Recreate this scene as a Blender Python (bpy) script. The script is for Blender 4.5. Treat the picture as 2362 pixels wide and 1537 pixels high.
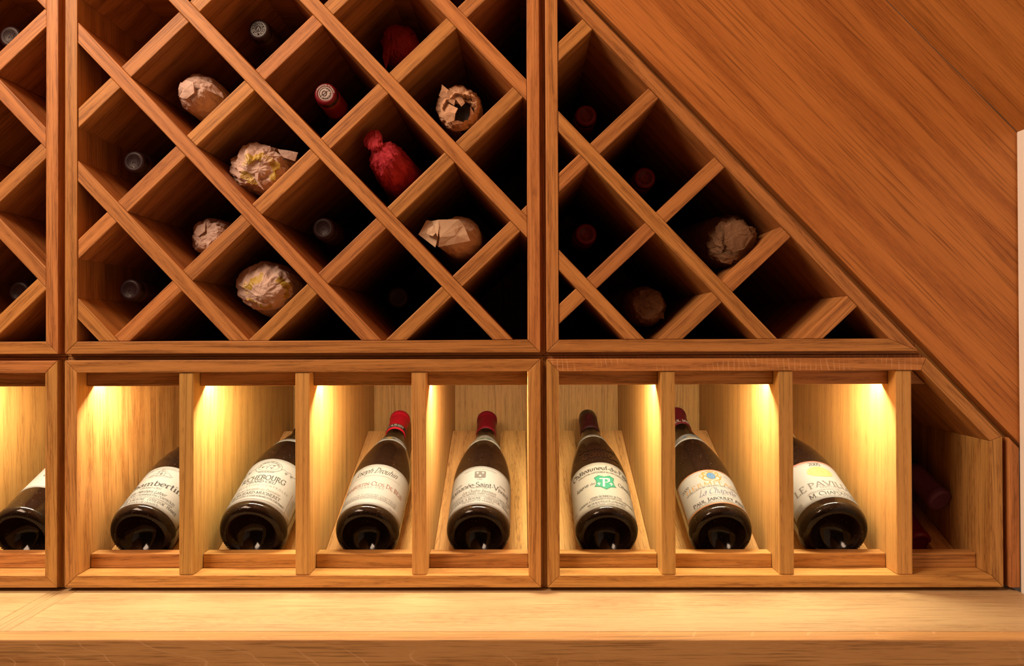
import bpy, math, random
import numpy as np
from mathutils import Vector, Matrix, noise
random.seed(7)
for o in list(bpy.data.objects): bpy.data.objects.remove(o)
SC = bpy.context.scene
COL = SC.collection
V3 = Vector

# ------------------------------------------------------------------ camera
DC, FPX = 0.95, 1805.0                      # camera 0.95 m in front of the rack face
YAW, PITCH, ROLL, PCX, PCY = 0.00946, 0.00834, 0.00355, 1182.87, 749.06
ZO = 1.23                                   # eye height above the floor
def ray(px, py):
    u, v = px-PCX, py-PCY
    c, s = math.cos(ROLL), math.sin(ROLL); u, v = c*u-s*v, s*u+c*v
    x, y, z = u/FPX, 1.0, -v/FPX
    c, s = math.cos(PITCH), math.sin(PITCH); y, z = c*y-s*z, s*y+c*z
    c, s = math.cos(YAW), math.sin(YAW); x, y = c*x-s*y, s*x+c*y
    return V3((x, y, z))
def at(px, py, y):                           # a point of the place, y metres behind the rack face
    d = ray(px, py); t = (y+DC)/d.y
    return V3((d.x*t, y, d.z*t))
fw = ray(PCX, PCY); rt = ray(PCX+FPX, PCY)-fw; up = ray(PCX, PCY-FPX)-fw
fw.normalize(); rt.normalize(); up.normalize()
cam = bpy.data.cameras.new('camera'); camo = bpy.data.objects.new('camera', cam); COL.objects.link(camo)
cam.sensor_width = 36; cam.lens = FPX/2362*36; cam.clip_start = 0.02
cam.shift_x = (1181-PCX)/2362; cam.shift_y = (PCY-768.5)/2362
camo.matrix_world = Matrix(((rt.x, up.x, -fw.x, 0), (rt.y, up.y, -fw.y, -DC), (rt.z, up.z, -fw.z, ZO), (0, 0, 0, 1)))
SC.camera = camo

# ------------------------------------------------------------------ light
LED_W, LED_B, ROOM_W, AMB = 0.86, 0.48, 37.5, 0.058
LED_C = (1.0, 0.89, 0.62); ROOM_C = (1.0, 0.68, 0.46); AMB_C = (1.0, 0.62, 0.40)
w = bpy.data.worlds.new('room'); SC.world = w; w.use_nodes = True
w.node_tree.nodes['Background'].inputs[0].default_value = (*AMB_C, 1)
w.node_tree.nodes['Background'].inputs[1].default_value = AMB
def area(name, loc, target, sx, sy, power, color, parent=None, spread=180, rot=None):
    l = bpy.data.lights.new(name, 'AREA'); l.shape = 'RECTANGLE'; l.size = sx; l.size_y = sy
    l.energy = power; l.color = color; l.spread = math.radians(spread)
    o = bpy.data.objects.new(name, l); COL.objects.link(o)
    o.rotation_euler = (V3(target)-V3(loc)).to_track_quat('-Z', 'Y').to_euler() if rot is None else rot; o.location = loc
    if parent is not None:
        o.parent = parent; o.location = V3(loc)-ORG[parent.name]
    return o
ORG = {}
area('ceiling_lamp', (-1.05, -0.90, ZO+1.08), (0.1, 0, ZO+0.05), 0.8, 0.5, ROOM_W, ROOM_C)
vs = SC.view_settings; vs.view_transform = 'Standard'; vs.look = 'None'; vs.exposure = 0.0; vs.gamma = 1.0; vs.use_curve_mapping = False

# ------------------------------------------------------------------ materials
def mat(name, rgb=(.5, .5, .5), rough=.5, spec=.5, metal=0.0, **k):
    m = bpy.data.materials.new(name); m.use_nodes = True
    b = m.node_tree.nodes['Principled BSDF']
    b.inputs['Base Color'].default_value = (*rgb, 1); b.inputs['Roughness'].default_value = rough
    b.inputs['Specular IOR Level'].default_value = spec; b.inputs['Metallic'].default_value = metal
    for kk, v in k.items(): b.inputs[kk.replace('_', ' ')].default_value = v
    return m
class NT:
    def __init__(s, m): s.t = m.node_tree; s.b = s.t.nodes['Principled BSDF']
    def n(s, typ, **k):
        x = s.t.nodes.new(typ)
        for a, v in k.items(): setattr(x, a, v)
        return x
    def l(s, a, b): s.t.links.new(a, b)
    def math(s, op, a, b=None, clamp=False):
        x = s.n('ShaderNodeMath', operation=op); x.use_clamp = clamp
        for i, v in enumerate((a, b)):
            if v is None: continue
            if hasattr(v, 'links'): s.l(v, x.inputs[i])
            else: x.inputs[i].default_value = v
        return x.outputs[0]
    def noise(s, vec, detail=2, rough=.5, scale=1.0, dist=0.0):
        x = s.n('ShaderNodeTexNoise'); x.inputs['Scale'].default_value = scale; x.inputs['Detail'].default_value = detail
        x.inputs['Roughness'].default_value = rough; x.inputs['Distortion'].default_value = dist
        s.l(vec, x.inputs['Vector']); return x.outputs['Fac']
    def mul(s, vec, v):
        x = s.n('ShaderNodeVectorMath', operation='MULTIPLY'); s.l(vec, x.inputs[0]); x.inputs[1].default_value = v; return x.outputs[0]
    def ramp(s, f, a, b):
        x = s.n('ShaderNodeMapRange'); x.inputs[1].default_value = a; x.inputs[2].default_value = b; s.l(f, x.inputs[0]); return x.outputs[0]
    def mix(s, f, a, b, bl='MIX'):
        x = s.n('ShaderNodeMix', data_type='RGBA', blend_type=bl)
        if hasattr(f, 'links'): s.l(f, x.inputs[0])
        else: x.inputs[0].default_value = f
        for i, v in ((6, a), (7, b)):
            if hasattr(v, 'links'): s.l(v, x.inputs[i])
            else: x.inputs[i].default_value = (*v, 1)
        return x.outputs[2]
def oak(name, light=(.48, .225, .078), dark=(.29, .115, .034), freq=70, warp=3.0, straight=False, rays=0.0, rayf=150, rayw=2.0, raysl=.1, rayt=.13, pore=.75, long=1.0, streakw=.58, bandw=.45):
    m = mat(name, rough=.46, spec=.28); t = NT(m)
    g = t.n('ShaderNodeAttribute', attribute_name='grain').outputs['Vector']
    sx = t.n('ShaderNodeSeparateXYZ'); t.l(g, sx.inputs[0])
    n1 = t.noise(t.mul(g, (1.3*long, 9, 9) if straight else (3.2, 13, 13)), 3, .55)
    c = t.math('ADD', t.math('MULTIPLY', sx.outputs[1], freq), t.math('MULTIPLY', sx.outputs[2], freq*.37))
    c = t.math('ADD', c, t.math('MULTIPLY', n1, warp))
    n2 = t.noise(t.mul(g, (5, 160, 160)), 2)
    c = t.math('ADD', c, t.math('MULTIPLY', n2, .5))
    band = t.math('MULTIPLY', t.math('ADD', t.math('SINE', t.math('MULTIPLY', c, 6.2832)), 1.0), .5)
    band = t.math('POWER', band, 1.7)
    broad = t.noise(t.mul(g, (1.1, 22, 22)), 3)
    pores = t.ramp(t.noise(t.mul(g, (60, 1250, 1250)), 2, .6), .50, .64)
    fine = t.noise(t.mul(g, (12, 380, 380)), 3, .65)
    streak = t.ramp(t.noise(t.mul(g, (7*long, 520, 520) if not straight else (3.2*long, 480, 480)), 2, .55), .53, .68)
    f = t.math('ADD', t.math('MULTIPLY', band, bandw), t.math('MULTIPLY', broad, .50))
    f = t.math('SUBTRACT', t.math('ADD', f, t.math('MULTIPLY', fine, .8)), .45, True)
    col = t.mix(f, light, dark)
    col = t.mix(t.math('MULTIPLY', streak, streakw), col, tuple(q*.40 for q in dark))
    pw = t.math('MULTIPLY', pores, t.math('ADD', t.math('MULTIPLY', band, .75), .25))
    col = t.mix(t.math('MULTIPLY', pw, pore), col, (.17, .065, .02))
    if rays > 0:
        r1 = t.math('ADD', t.math('MULTIPLY', sx.outputs[0], rayf), t.math('MULTIPLY', t.noise(t.mul(g, (rayf*.3, 22, 22)), 2), rayw))
        r1 = t.math('ADD', r1, t.math('MULTIPLY', sx.outputs[1], rayf*raysl))
        r = t.math('ABSOLUTE', t.math('SUBTRACT', t.math('FRACT', r1), .5))
        r = t.math('SUBTRACT', 1.0, t.math('MULTIPLY', r, 1/rayt), True)
        r = t.math('MULTIPLY', r, t.ramp(t.noise(t.mul(g, (rayf*.12, 40, 40)), 1), .42, .56), True)
        col = t.mix(t.math('MULTIPLY', r, rays), col, (.66, .41, .2))
    oi = t.n('ShaderNodeObjectInfo').outputs['Random']
    hs = t.n('ShaderNodeHueSaturation'); t.l(col, hs.inputs['Color'])
    t.l(t.math('ADD', .88, t.math('MULTIPLY', oi, .24)), hs.inputs['Value'])
    oi2 = t.math('FRACT', t.math('MULTIPLY', oi, 7.31))
    t.l(t.math('ADD', .494, t.math('MULTIPLY', oi2, .012)), hs.inputs['Hue'])
    t.l(hs.outputs[0], t.b.inputs['Base Color'])
    bp = t.n('ShaderNodeBump'); bp.inputs['Strength'].default_value = .12; bp.inputs['Distance'].default_value = .0004
    t.l(t.math('SUBTRACT', fine, t.math('MULTIPLY', pw, .8)), bp.inputs['Height']); t.l(bp.outputs[0], t.b.inputs['Normal'])
    return m
M = {}
M['oak'] = oak('oak', light=(.53, .240, .074), dark=(.31, .118, .031))
M['oak_ray'] = oak('oak_ray', light=(.53, .240, .074), dark=(.31, .118, .031), rays=.55)
M['mid'] = oak('oak_mid', light=(.56, .292, .090), dark=(.36, .155, .040))  # frame oak lightened: LED and bounced light put into the bay boards' colour
M['rest'] = oak('oak_rest', light=(.68, .385, .135), dark=(.48, .235, .070), freq=45, warp=2.4, bandw=.3, streakw=.4)  # same oak, paler and yellower: LED light painted into the bottle rests
M['veneer'] = oak('oak_veneer', light=(.58, .335, .102), dark=(.40, .195, .050), freq=95, warp=1.6, straight=True, pore=.45, bandw=.16, streakw=.5)  # same oak again, LED brightness of dividers and backs mixed into the colour
M['panel'] = oak('oak_panel', light=(.56, .215, .055), dark=(.33, .100, .022), freq=17, warp=3.6, straight=True, long=.9, pore=.45)
M['soffit'] = oak('oak_soffit', light=(.62, .27, .075), dark=(.40, .145, .034), freq=14, warp=2.5, straight=True, pore=.4)
M['top'] = oak('oak_worktop', light=(.49, .355, .185), dark=(.37, .245, .11), freq=30, warp=2.2, straight=True, pore=.4, bandw=.25, streakw=.42)  # same oak, yellowed to carry the LED light falling on the worktop
M['lip'] = oak('oak_lipping', light=(.52, .305, .112), dark=(.40, .205, .064), freq=22, warp=2.0, rays=.55, rayf=16, rayw=2.4, raysl=1.3, rayt=.03, pore=.4)
M['plaster'] = mat('white_plaster', (.86, .83, .78), .8, .2)
t = NT(M['plaster']); tc = t.n('ShaderNodeTexCoord').outputs['Object']
bp = t.n('ShaderNodeBump'); bp.inputs['Strength'].default_value = .15; bp.inputs['Distance'].default_value = .002
t.l(t.noise(tc, 4, .6, 60), bp.inputs['Height']); t.l(bp.outputs[0], t.b.inputs['Normal'])
M['floor'] = mat('floor_stone', (.22, .16, .11), .6)
M['glass'] = mat('dark_bottle_glass', (.007, .003, .0018), .10, .22)
t = NT(M['glass']); tc = t.n('ShaderNodeTexCoord').outputs['Object']
dn = t.ramp(t.noise(tc, 3, .6, 55), .35, .8)
t.l(t.math('ADD', .07, t.math('MULTIPLY', dn, .14)), t.b.inputs['Roughness'])
sp = t.ramp(t.noise(tc, 0, .5, 900), .80, .84)
dust = t.math('ADD', t.math('MULTIPLY', dn, .008), t.math('MULTIPLY', sp, .35), True)
t.l(t.mix(dust, (.008, .0035, .002), (.42, .30, .20)), t.b.inputs['Base Color'])
M['emboss'] = mat('bottle_glass_relief', (.012, .005, .003), .06, .8)
def paper(name, rgb, rgb2, sc=30, trans=.25, rough=.75):
    m = mat(name, rgb, rough, .25); t = NT(m); tc = t.n('ShaderNodeTexCoord').outputs['Object']
    n1 = t.noise(tc, 5, .65, sc); col = t.mix(t.ramp(n1, .3, .7), rgb, rgb2); t.l(col, t.b.inputs['Base Color'])
    v = t.n('ShaderNodeTexVoronoi', feature='DISTANCE_TO_EDGE'); v.inputs['Scale'].default_value = sc*2.2
    dv = t.n('ShaderNodeVectorMath', operation='ADD'); t.l(tc, dv.inputs[0])
    nn = t.n('ShaderNodeTexNoise'); nn.inputs['Scale'].default_value = sc*2; t.l(tc, nn.inputs['Vector'])
    t.l(t.mul(nn.outputs['Color'], (.02, .02, .02)), dv.inputs[1]); t.l(dv.outputs[0], v.inputs['Vector'])
    h = t.math('ADD', t.math('MULTIPLY', v.outputs['Distance'], 1.2), t.math('MULTIPLY', n1, .6))
    bp = t.n('ShaderNodeBump'); bp.inputs['Strength'].default_value = .55; bp.inputs['Distance'].default_value = .004
    t.l(h, bp.inputs['Height']); t.l(bp.outputs[0], t.b.inputs['Normal'])
    return m
M['tissue'] = paper('white_tissue', (.66, .50, .43), (.52, .37, .31))
M['tan'] = paper('tan_tissue', (.62, .40, .25), (.47, .27, .16))
M['cream'] = paper('cream_paper', (.74, .56, .40), (.62, .44, .29), 14)
M['pink'] = paper('crimson_tissue', (.58, .05, .075), (.36, .02, .035))
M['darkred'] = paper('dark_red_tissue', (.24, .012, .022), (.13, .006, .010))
M['brown'] = paper('brown_paper', (.20, .108, .056), (.125, .064, .03))
M['band'] = mat('olive_gold_print', (.42, .29, .05), .5, .4)
M['bandtext'] = mat('pale_gold_print', (.72, .55, .25), .5, .4)
def foil(name, rgb, rough=.35): return mat(name, rgb, rough, .28)
M['cap_dark'] = foil('dark_plum_foil', (.018, .006, .008), .45)
M['cap_red'] = foil('red_foil', (.42, .008, .022))
M['cap_deepred'] = foil('deep_red_foil', (.13, .004, .010))
M['cap_maroon'] = foil('maroon_foil', (.030, .006, .007))
M['cap_wine'] = foil('wine_red_foil', (.10, .008, .014))
M['cap_purple'] = foil('purple_foil', (.10, .032, .075), .5)
M['white'] = mat('white_print', (0.36, 0.33, 0.3), .5)
M['dullwhite'] = mat('dull_white_print', (.40, .34, .32), .6)
M['label'] = mat('label_paper', (.205, .207, .205), .55, .3)
M['label_cream'] = mat('label_cream_paper', (.21, .203, .178), .55, .3)
M['ink'] = mat('black_ink', (0.018, 0.015, 0.015), .6)
M['grey'] = mat('grey_ink', (0.075, 0.068, 0.064), .6)
M['midgrey'] = mat('pale_grey_ink', (0.125, 0.115, 0.108), .6)
M['rust'] = mat('rust_ink', (0.11, 0.038, 0.028), .6)
M['gold'] = mat('gold_ink', (0.24, 0.125, 0.025), .45)
M['palegold'] = mat('pale_gold_ink', (0.27, 0.205, 0.085), .5)
M['blue'] = mat('blue_ink', (0.025, 0.1, 0.22), .5)
M['slate'] = mat('slate_ink', (0.055, 0.055, 0.09), .5)
M['green'] = mat('green_ink', (0.012, 0.15, 0.092), .5)
M['darkgreen'] = mat('dark_green_ink', (0.015, 0.085, 0.042), .5)
M['orange'] = mat('orange_ink', (0.27, 0.085, 0.025), .5)
M['rose'] = mat('rose_ink', (0.2, 0.085, 0.065), .5)
M['black'] = mat('black_band', (.015, .012, .012), .45)
M['alu'] = mat('aluminium', (.6, .6, .6), .35, .5, 1.0)

# ------------------------------------------------------------------ object helpers
def setp(o, label=None, cat=None, group=None, kind=None):
    if label: o['label'] = label
    if cat: o['category'] = cat
    if group: o['group'] = group
    if kind: o['kind'] = kind
    return o
def thing(name, label, cat, loc, group=None):
    o = bpy.data.objects.new(name, None); COL.objects.link(o); o.location = V3(loc); o.empty_display_size = .05
    ORG[o.name] = V3(loc); return setp(o, label, cat, group)
def build(name, verts, faces, m, parent=None, grain=None, bevel=0.0, smooth=False, mats=None, fmat=None, label=None, org=None, tilt=.028):
    """verts in world metres (z from the floor)"""
    o0 = ORG[parent.name] if parent is not None else (V3(org) if org is not None else V3((0, 0, 0)))
    me = bpy.data.meshes.new(name)
    me.from_pydata([tuple(V3(v)-o0) for v in verts], [], faces)
    for x in ([m] if mats is None else mats): me.materials.append(x)
    if fmat is not None: me.polygons.foreach_set('material_index', fmat)
    if smooth: me.polygons.foreach_set('use_smooth', [True]*len(me.polygons))
    if grain is not None:
        g = (V3(grain).normalized()+V3((random.uniform(-1, 1), random.uniform(-1, 1), random.uniform(-1, 1)))*tilt).normalized(); a = g.orthogonal().normalized()
        if abs(g.y) < .9: a = g.cross(V3((0, 1, 0))).normalized()
        b = g.cross(a); off = V3((random.uniform(0, 40), random.uniform(0, 9), random.uniform(0, 9)))
        at_ = me.attributes.new('grain', 'FLOAT_VECTOR', 'POINT')
        buf = []
        for v in verts:
            v = V3(v); buf += [v.dot(g)+off.x, v.dot(a)+off.y, v.dot(b)+off.z]
        at_.data.foreach_set('vector', buf)
    me.validate(); me.update()
    o = bpy.data.objects.new(name, me); COL.objects.link(o)
    ORG[o.name] = o0
    if parent is not None: o.parent = parent
    else: o.location = o0
    if bevel > 0:
        bv = o.modifiers.new('edge', 'BEVEL'); bv.width = bevel; bv.segments = 2; bv.limit_method = 'ANGLE'; bv.angle_limit = .6
    if label: o['label'] = label
    return o
def prism(name, poly, y0, y1, m, parent, grain, bevel=.0006, **k):
    """poly: (x, z relative to eye height) seen from the front"""
    a = sum(poly[i][0]*poly[(i+1) % len(poly)][1]-poly[(i+1) % len(poly)][0]*poly[i][1] for i in range(len(poly)))
    if a < 0: poly = poly[::-1]
    n = len(poly)
    v = [(x, y0, z+ZO) for x, z in poly]+[(x, y1, z+ZO) for x, z in poly]
    f = [list(range(n)), list(range(2*n-1, n-1, -1))]+[[i, i+n, (i+1) % n+n, (i+1) % n] for i in range(n)]
    return build(name, v, f, m, parent, grain, bevel, **k)
def boxp(name, x0, x1, y0, y1, z0, z1, m, parent, grain, **k):
    return prism(name, [(x0, z0), (x1, z0), (x1, z1), (x0, z1)], y0, y1, m, parent, grain, **k)
def xprism(name, prof, x0, x1, m, parent, grain, bevel=.0006, **k):
    """prof: (y, z) profile swept along x"""
    n = len(prof)
    a = sum(prof[i][0]*prof[(i+1) % n][1]-prof[(i+1) % n][0]*prof[i][1] for i in range(n))
    if a < 0: prof = prof[::-1]
    v = [(x0, y, z+ZO) for y, z in prof]+[(x1, y, z+ZO) for y, z in prof]
    f = [list(range(n-1, -1, -1)), list(range(n, 2*n))]+[[i, (i+1) % n, (i+1) % n+n, i+n] for i in range(n)]
    return build(name, v, f, m, parent, grain, bevel, **k)
def offset(poly, d):
    """poly counter-clockwise, d > 0 grows it"""
    n = len(poly); out = []
    for i in range(n):
        p, q, r = [V3((*poly[j % n], 0)) for j in (i-1, i, i+1)]
        e1 = (q-p).normalized(); e2 = (r-q).normalized()
        n1 = V3((e1.y, -e1.x, 0)); n2 = V3((e2.y, -e2.x, 0))
        k = (n1+n2)/(1+n1.dot(n2)); out.append((q.x+k.x*d, q.y+k.y*d))
    return out
def clip(poly, nx, nz, c):                   # keep n.p <= c
    out = []
    for i in range(len(poly)):
        a, b = poly[i], poly[(i+1) % len(poly)]
        da, db = a[0]*nx+a[1]*nz-c, b[0]*nx+b[1]*nz-c
        if da <= 0: out.append(a)
        if da*db < 0:
            s = da/(da-db); out.append((a[0]+(b[0]-a[0])*s, a[1]+(b[1]-a[1])*s))
    return out
def area2(poly): return abs(sum(poly[i][0]*poly[(i+1) % len(poly)][1]-poly[(i+1) % len(poly)][0]*poly[i][1] for i in range(len(poly))))/2

# ------------------------------------------------------------------ the setting
DEPTH = .432
S = dict(kind='structure')
zt = -.3155                                   # worktop surface
PE = lambda x: .4029-(x-.0869)*1.0512         # lower edge of the sloping oak panel
SO = lambda x: .4001-(x-.4457)*1.0328         # where the sloping soffit meets the panel
o = prism('wall_back', [(-.60, PE(-.60)), (.66, PE(.66)), (.66, SO(.66)), (-.60, SO(-.60))], .0005, .018, M['panel'], None, (.70, 0, -.72), .0008); setp(o, **S)
o = prism('wall_back', [(-2.2, -ZO), (.62, -ZO), (.62, 1.45), (-2.2, 1.45)], .46, .50, M['floor'], None, (1, 0, 0), 0); setp(o, **S)
pd = 1/math.hypot(1, 1.0328); nx, nz = 1.0328*pd, pd
A0, A1 = (-1.2, SO(-1.2)), (.62, SO(.62))
o = prism('ceiling', [A0, A1, (A1[0]+nx*.03, A1[1]+nz*.03), (A0[0]+nx*.03, A0[1]+nz*.03)], -1.9, .0, M['soffit'], None, (.70, 0, -.72), 0); setp(o, **S)
o = prism('wall_right', [(.6002, -ZO), (.70, -ZO), (.70, .19), (.6002, .2385)], -1.9, -.0012, M['plaster'], None, (0, 0, 1), .0012); setp(o, **S)
o = boxp('floor', -2.2, .70, -3.2, .5, -ZO-.05, -ZO, M['floor'], None, (1, 0, 0), bevel=0); setp(o, **S)
o = prism('trim_1', [(.5885, -.3112), (.6010, -.3112), (.6010, PE(.6010)-.006), (.5885, PE(.5885)-.006)], .0005, .02, M['oak'], None, (0, 0, 1)); setp(o, **S)
o = prism('trim_3', [(-.30, PE(-.30)-.0066), (.4870, PE(.4870)-.0066), (.4870, PE(.4870)+.012), (-.30, PE(-.30)+.012)], .0205, .032, M['oak'], None, (.70, 0, -.72)); setp(o, **S)
o = prism('trim_4', [(.4872, PE(.4872)-.0105), (.6010, PE(.6010)-.0105), (.6010, PE(.6010)+.012), (.4872, PE(.4872)+.012)], .0205, .032, M['oak'], None, (.70, 0, -.72)); setp(o, **S)
o = boxp('trim_2', -2.0, .5995, -.09, .43, -ZO, zt-.0402, M['oak'], None, (1, 0, 0), bevel=0); setp(o, **S)

# ------------------------------------------------------------------ worktops
wt = thing('worktop', 'thick pale oak worktop running under the lit bottle display', 'worktop', (0, 0, ZO+zt-.04), 'worktops')
boxp('board', -.5430, .5990, -.1249, .43, zt-.04, zt, M['top'], wt, (1, 0, .0), bevel=.0004)
boxp('end_lipping', -.5604, -.5432, -.1249, .43, zt-.04, zt, M['top'], wt, (0, 1, 0), bevel=.0004)
boxp('front_lipping', -.5604, .5990, -.1483, -.1251, zt-.04, zt, M['lip'], wt, (1, 0, 0), bevel=.0012)
wl = thing('worktop', 'left hand oak worktop beyond the diagonal joint line', 'worktop', (-1, 0, ZO+zt-.04), 'worktops')
boxp('board', -1.9, -.5741, -.1249, .43, zt-.04, zt-.0003, M['top'], wl, (1, 0, .0), bevel=.0004)
boxp('end_lipping', -.5739, -.5612, -.1249, .43, zt-.04, zt-.0003, M['top'], wl, (0, 1, 0), bevel=.0004)
boxp('front_lipping', -1.9, -.5612, -.1483, -.1251, zt-.04, zt-.0003, M['lip'], wl, (1, 0, 0), bevel=.0012)

# ------------------------------------------------------------------ cabinets
def carcass(root, outer, rail=.0150, names=None, mats=None, out=.0040):
    """mitred face frame and box walls: each wall is one board with a rebate behind its front edge"""
    n = len(outer)
    rings = [(offset(outer, -rail), 0.0), (outer, 0.0), (outer, .0125), (offset(outer, out-.0002), .0125), (offset(outer, out-.0002), DEPTH), (offset(outer, -rail), DEPTH)]
    for i in range(n):
        j = (i+1) % n
        d = V3((outer[j][0]-outer[i][0], 0, outer[j][1]-outer[i][1])).normalized()*.00012
        v = []
        for k, (r, y) in enumerate(rings): v.append((r[i][0]+d.x, y, r[i][1]+d.z+ZO))
        for k, (r, y) in enumerate(rings): v.append((r[j][0]-d.x, y, r[j][1]-d.z+ZO))
        f = [[5, 4, 3, 2, 1, 0], [6, 7, 8, 9, 10, 11]]+[[k, (k+1) % 6, (k+1) % 6+6, k+6] for k in range(6)]
        build(names[i], v, f, (mats[i] if mats else M['oak']), root, d, .0007)
    inn = offset(outer, -rail+.0002)
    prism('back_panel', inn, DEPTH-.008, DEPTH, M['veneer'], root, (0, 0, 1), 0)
    return offset(outer, -rail)
TH = .0175
def lattice(root, inner, aB, offB, aF, offF, front=.0008):
    nB = (-math.sin(math.radians(aB)), math.cos(math.radians(aB))); nF = (-math.sin(math.radians(aF)), math.cos(math.radians(aF)))
    gB = (math.cos(math.radians(aB)), 0, math.sin(math.radians(aB))); gF = (math.cos(math.radians(aF)), 0, math.sin(math.radians(aF)))
    e = .00025
    inn = offset(inner, -.0003)
    for c in offB:                           # long boards
        p = clip(clip(inn, nB[0], nB[1], c), -nB[0], -nB[1], -(c-TH))
        if len(p) > 2 and area2(p) > 4e-5: prism('long_slat', p, front, DEPTH-.0085, M['oak'], root, gB, .0009)
    edges = [-9]+sorted(offB)+[9]
    for c in offF:                           # short boards let in between them
        for a, b in zip(edges[:-1], edges[1:]):
            p = clip(clip(inn, nF[0], nF[1], c), -nF[0], -nF[1], -(c-TH))
            p = clip(clip(p, nB[0], nB[1], b-TH-e), -nB[0], -nB[1], -(a+e))
            if len(p) > 2 and area2(p) > 4e-5: prism('short_slat', p, front+.0006, DEPTH-.0085, M['oak'], root, gF, .0009)
def inrange(c0, step, lo, hi): return [c0+step*k for k in range(lo, hi+1)]
# upper racks
LAT = {}
r1 = thing('wine_rack', 'oak diamond lattice wine rack cut off at the left edge', 'wine rack', (-.85, 0, ZO-.03), 'lattice wine racks')
o1 = [(-1.145, -.02595), (-.5643, -.02595), (-.5643, .46), (-1.145, .46)]
i1 = carcass(r1, o1, names=['bottom_board', 'side_board', 'top_board', 'side_board'])
fB, fF = inrange(-.2478, .1173, -5, 4), inrange(.5710, .1176, -4, 3)
lattice(r1, i1, -46.5, fB, 43.3, fF); LAT[1] = (-46.5, 43.3, fB, fF)
r2 = thing('wine_rack', 'large square oak diamond lattice wine rack in the middle', 'wine rack', (-.27, 0, ZO-.03), 'lattice wine racks')
o2 = [(-.5560, -.0260), (.0243, -.0260), (.0243, .46), (-.5560, .46)]
i2 = carcass(r2, o2, names=['bottom_board', 'side_board', 'top_board', 'side_board'])
fB, fF = [-.4795, -.3630, -.2470, -.1300, -.0138, .1020, .2173, .333], [.1054, .2212, .3385, .4550, .5717, .6885]
lattice(r2, i2, -46.5, fB, 43.55, fF); LAT[2] = (-46.5, 43.55, fB, fF)
r3 = thing('wine_rack', 'triangular oak diamond lattice wine rack under the sloping panel', 'wine rack', (.2, 0, ZO-.03), 'lattice wine racks')
o3 = [(.0318, -.0259), (.4808, -.0258), (.0318, .4513)]
i3 = carcass(r3, o3, names=['bottom_board', 'sloping_board', 'side_board'])
fB, fF = [-.0140, .1025, .2189], [-.2412, -.1250, -.0088, .1075, .2242, .341]
lattice(r3, i3, -46.55, fB, 43.2, fF); LAT[3] = (-46.55, 43.2, fB, fF)

# lower display cabinets
ZB0 = -.2961                                  # floor of the bays
HB = -.0670                                   # lower edge of the light header
REST_A = math.atan2(.12, .288)
def rest_z(y): return -.287+(y-.078)*.12/.288
def bay(root, x0, x1, lit=True, topz=-.0492):
    c = (x0+x1)/2; g = .0003
    hp = [(x0+g, HB), (x1-g, HB), (x1-g, topz), (x0+g, topz)]
    if not lit:
        sl = lambda z: .4839-(z+.0483)*.971-.002
        hp = [(x0+g, HB), (min(x1-g, sl(HB)), HB), (min(x1-g, sl(topz)), topz), (x0+g, topz)]
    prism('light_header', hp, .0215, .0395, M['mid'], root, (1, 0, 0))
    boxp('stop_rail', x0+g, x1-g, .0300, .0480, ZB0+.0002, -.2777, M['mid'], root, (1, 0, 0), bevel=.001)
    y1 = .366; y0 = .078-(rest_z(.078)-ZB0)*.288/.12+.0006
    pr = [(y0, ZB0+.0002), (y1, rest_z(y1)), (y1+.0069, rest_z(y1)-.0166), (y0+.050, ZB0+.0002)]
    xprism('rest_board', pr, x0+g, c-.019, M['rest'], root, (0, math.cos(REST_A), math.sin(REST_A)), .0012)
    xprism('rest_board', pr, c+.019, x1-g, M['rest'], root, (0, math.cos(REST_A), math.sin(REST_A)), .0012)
    if lit:
        st = boxp('led_strip', x0+.006, x1-.006, .0405, .0545, -.0575, -.0495, M['alu'], root, None, bevel=0)
        area('led_lamp', (c, .0475, ZO-.0583), (c, .0455, ZO-.2), (x1-x0-.006), .007, LED_W, LED_C, st, rot=(0, 0, 0))
        area('led_lamp', (c, .0555, ZO-.0535), (c, .1555, ZO-.0535-.075), (x1-x0-.006), .007, LED_B, LED_C, st, rot=(math.radians(54), 0, 0))
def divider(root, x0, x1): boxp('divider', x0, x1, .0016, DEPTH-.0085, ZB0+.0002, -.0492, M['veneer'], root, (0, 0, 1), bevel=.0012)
d1 = thing('display_cabinet', 'lit oak bottle display cabinet cut off at the left edge', 'display cabinet', (-.85, 0, ZO-.315), 'lit display cabinets')
ol = [(-1.145, -.3108), (-.5650, -.3108), (-.5650, -.0342), (-1.145, -.0342)]
nm = ['bottom_board', 'side_board', 'top_board', 'side_board']
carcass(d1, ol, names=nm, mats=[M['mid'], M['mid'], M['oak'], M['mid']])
d2 = thing('display_cabinet', 'lit oak bottle display cabinet with four bays in the middle', 'display cabinet', (-.27, 0, ZO-.315), 'lit display cabinets')
o2 = [(-.5560, -.3108), (.0243, -.3108), (.0243, -.0340), (-.5560, -.0340)]
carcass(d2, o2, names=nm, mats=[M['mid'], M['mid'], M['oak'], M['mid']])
d3 = thing('display_cabinet', 'lit oak display cabinet with a sloping right corner and dark end bay', 'display cabinet', (.3, 0, ZO-.315), 'lit display cabinets')
o3 = [(.0318, -.3108), (.5808, -.3108), (.5808, -.1287), (.4905, -.0340), (.0318, -.0340)]
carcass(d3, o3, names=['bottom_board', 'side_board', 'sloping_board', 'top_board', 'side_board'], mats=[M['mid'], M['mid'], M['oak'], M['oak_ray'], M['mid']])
XB2 = [-.5408, -.4168, -.3989, -.2746, -.2569, -.1326, -.1147, .0091]
XB3 = [.0470, .1701, .1874, .3124, .3302, .4538, .4730, .5656]
XB1 = [x-.5892 for x in XB2]
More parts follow.
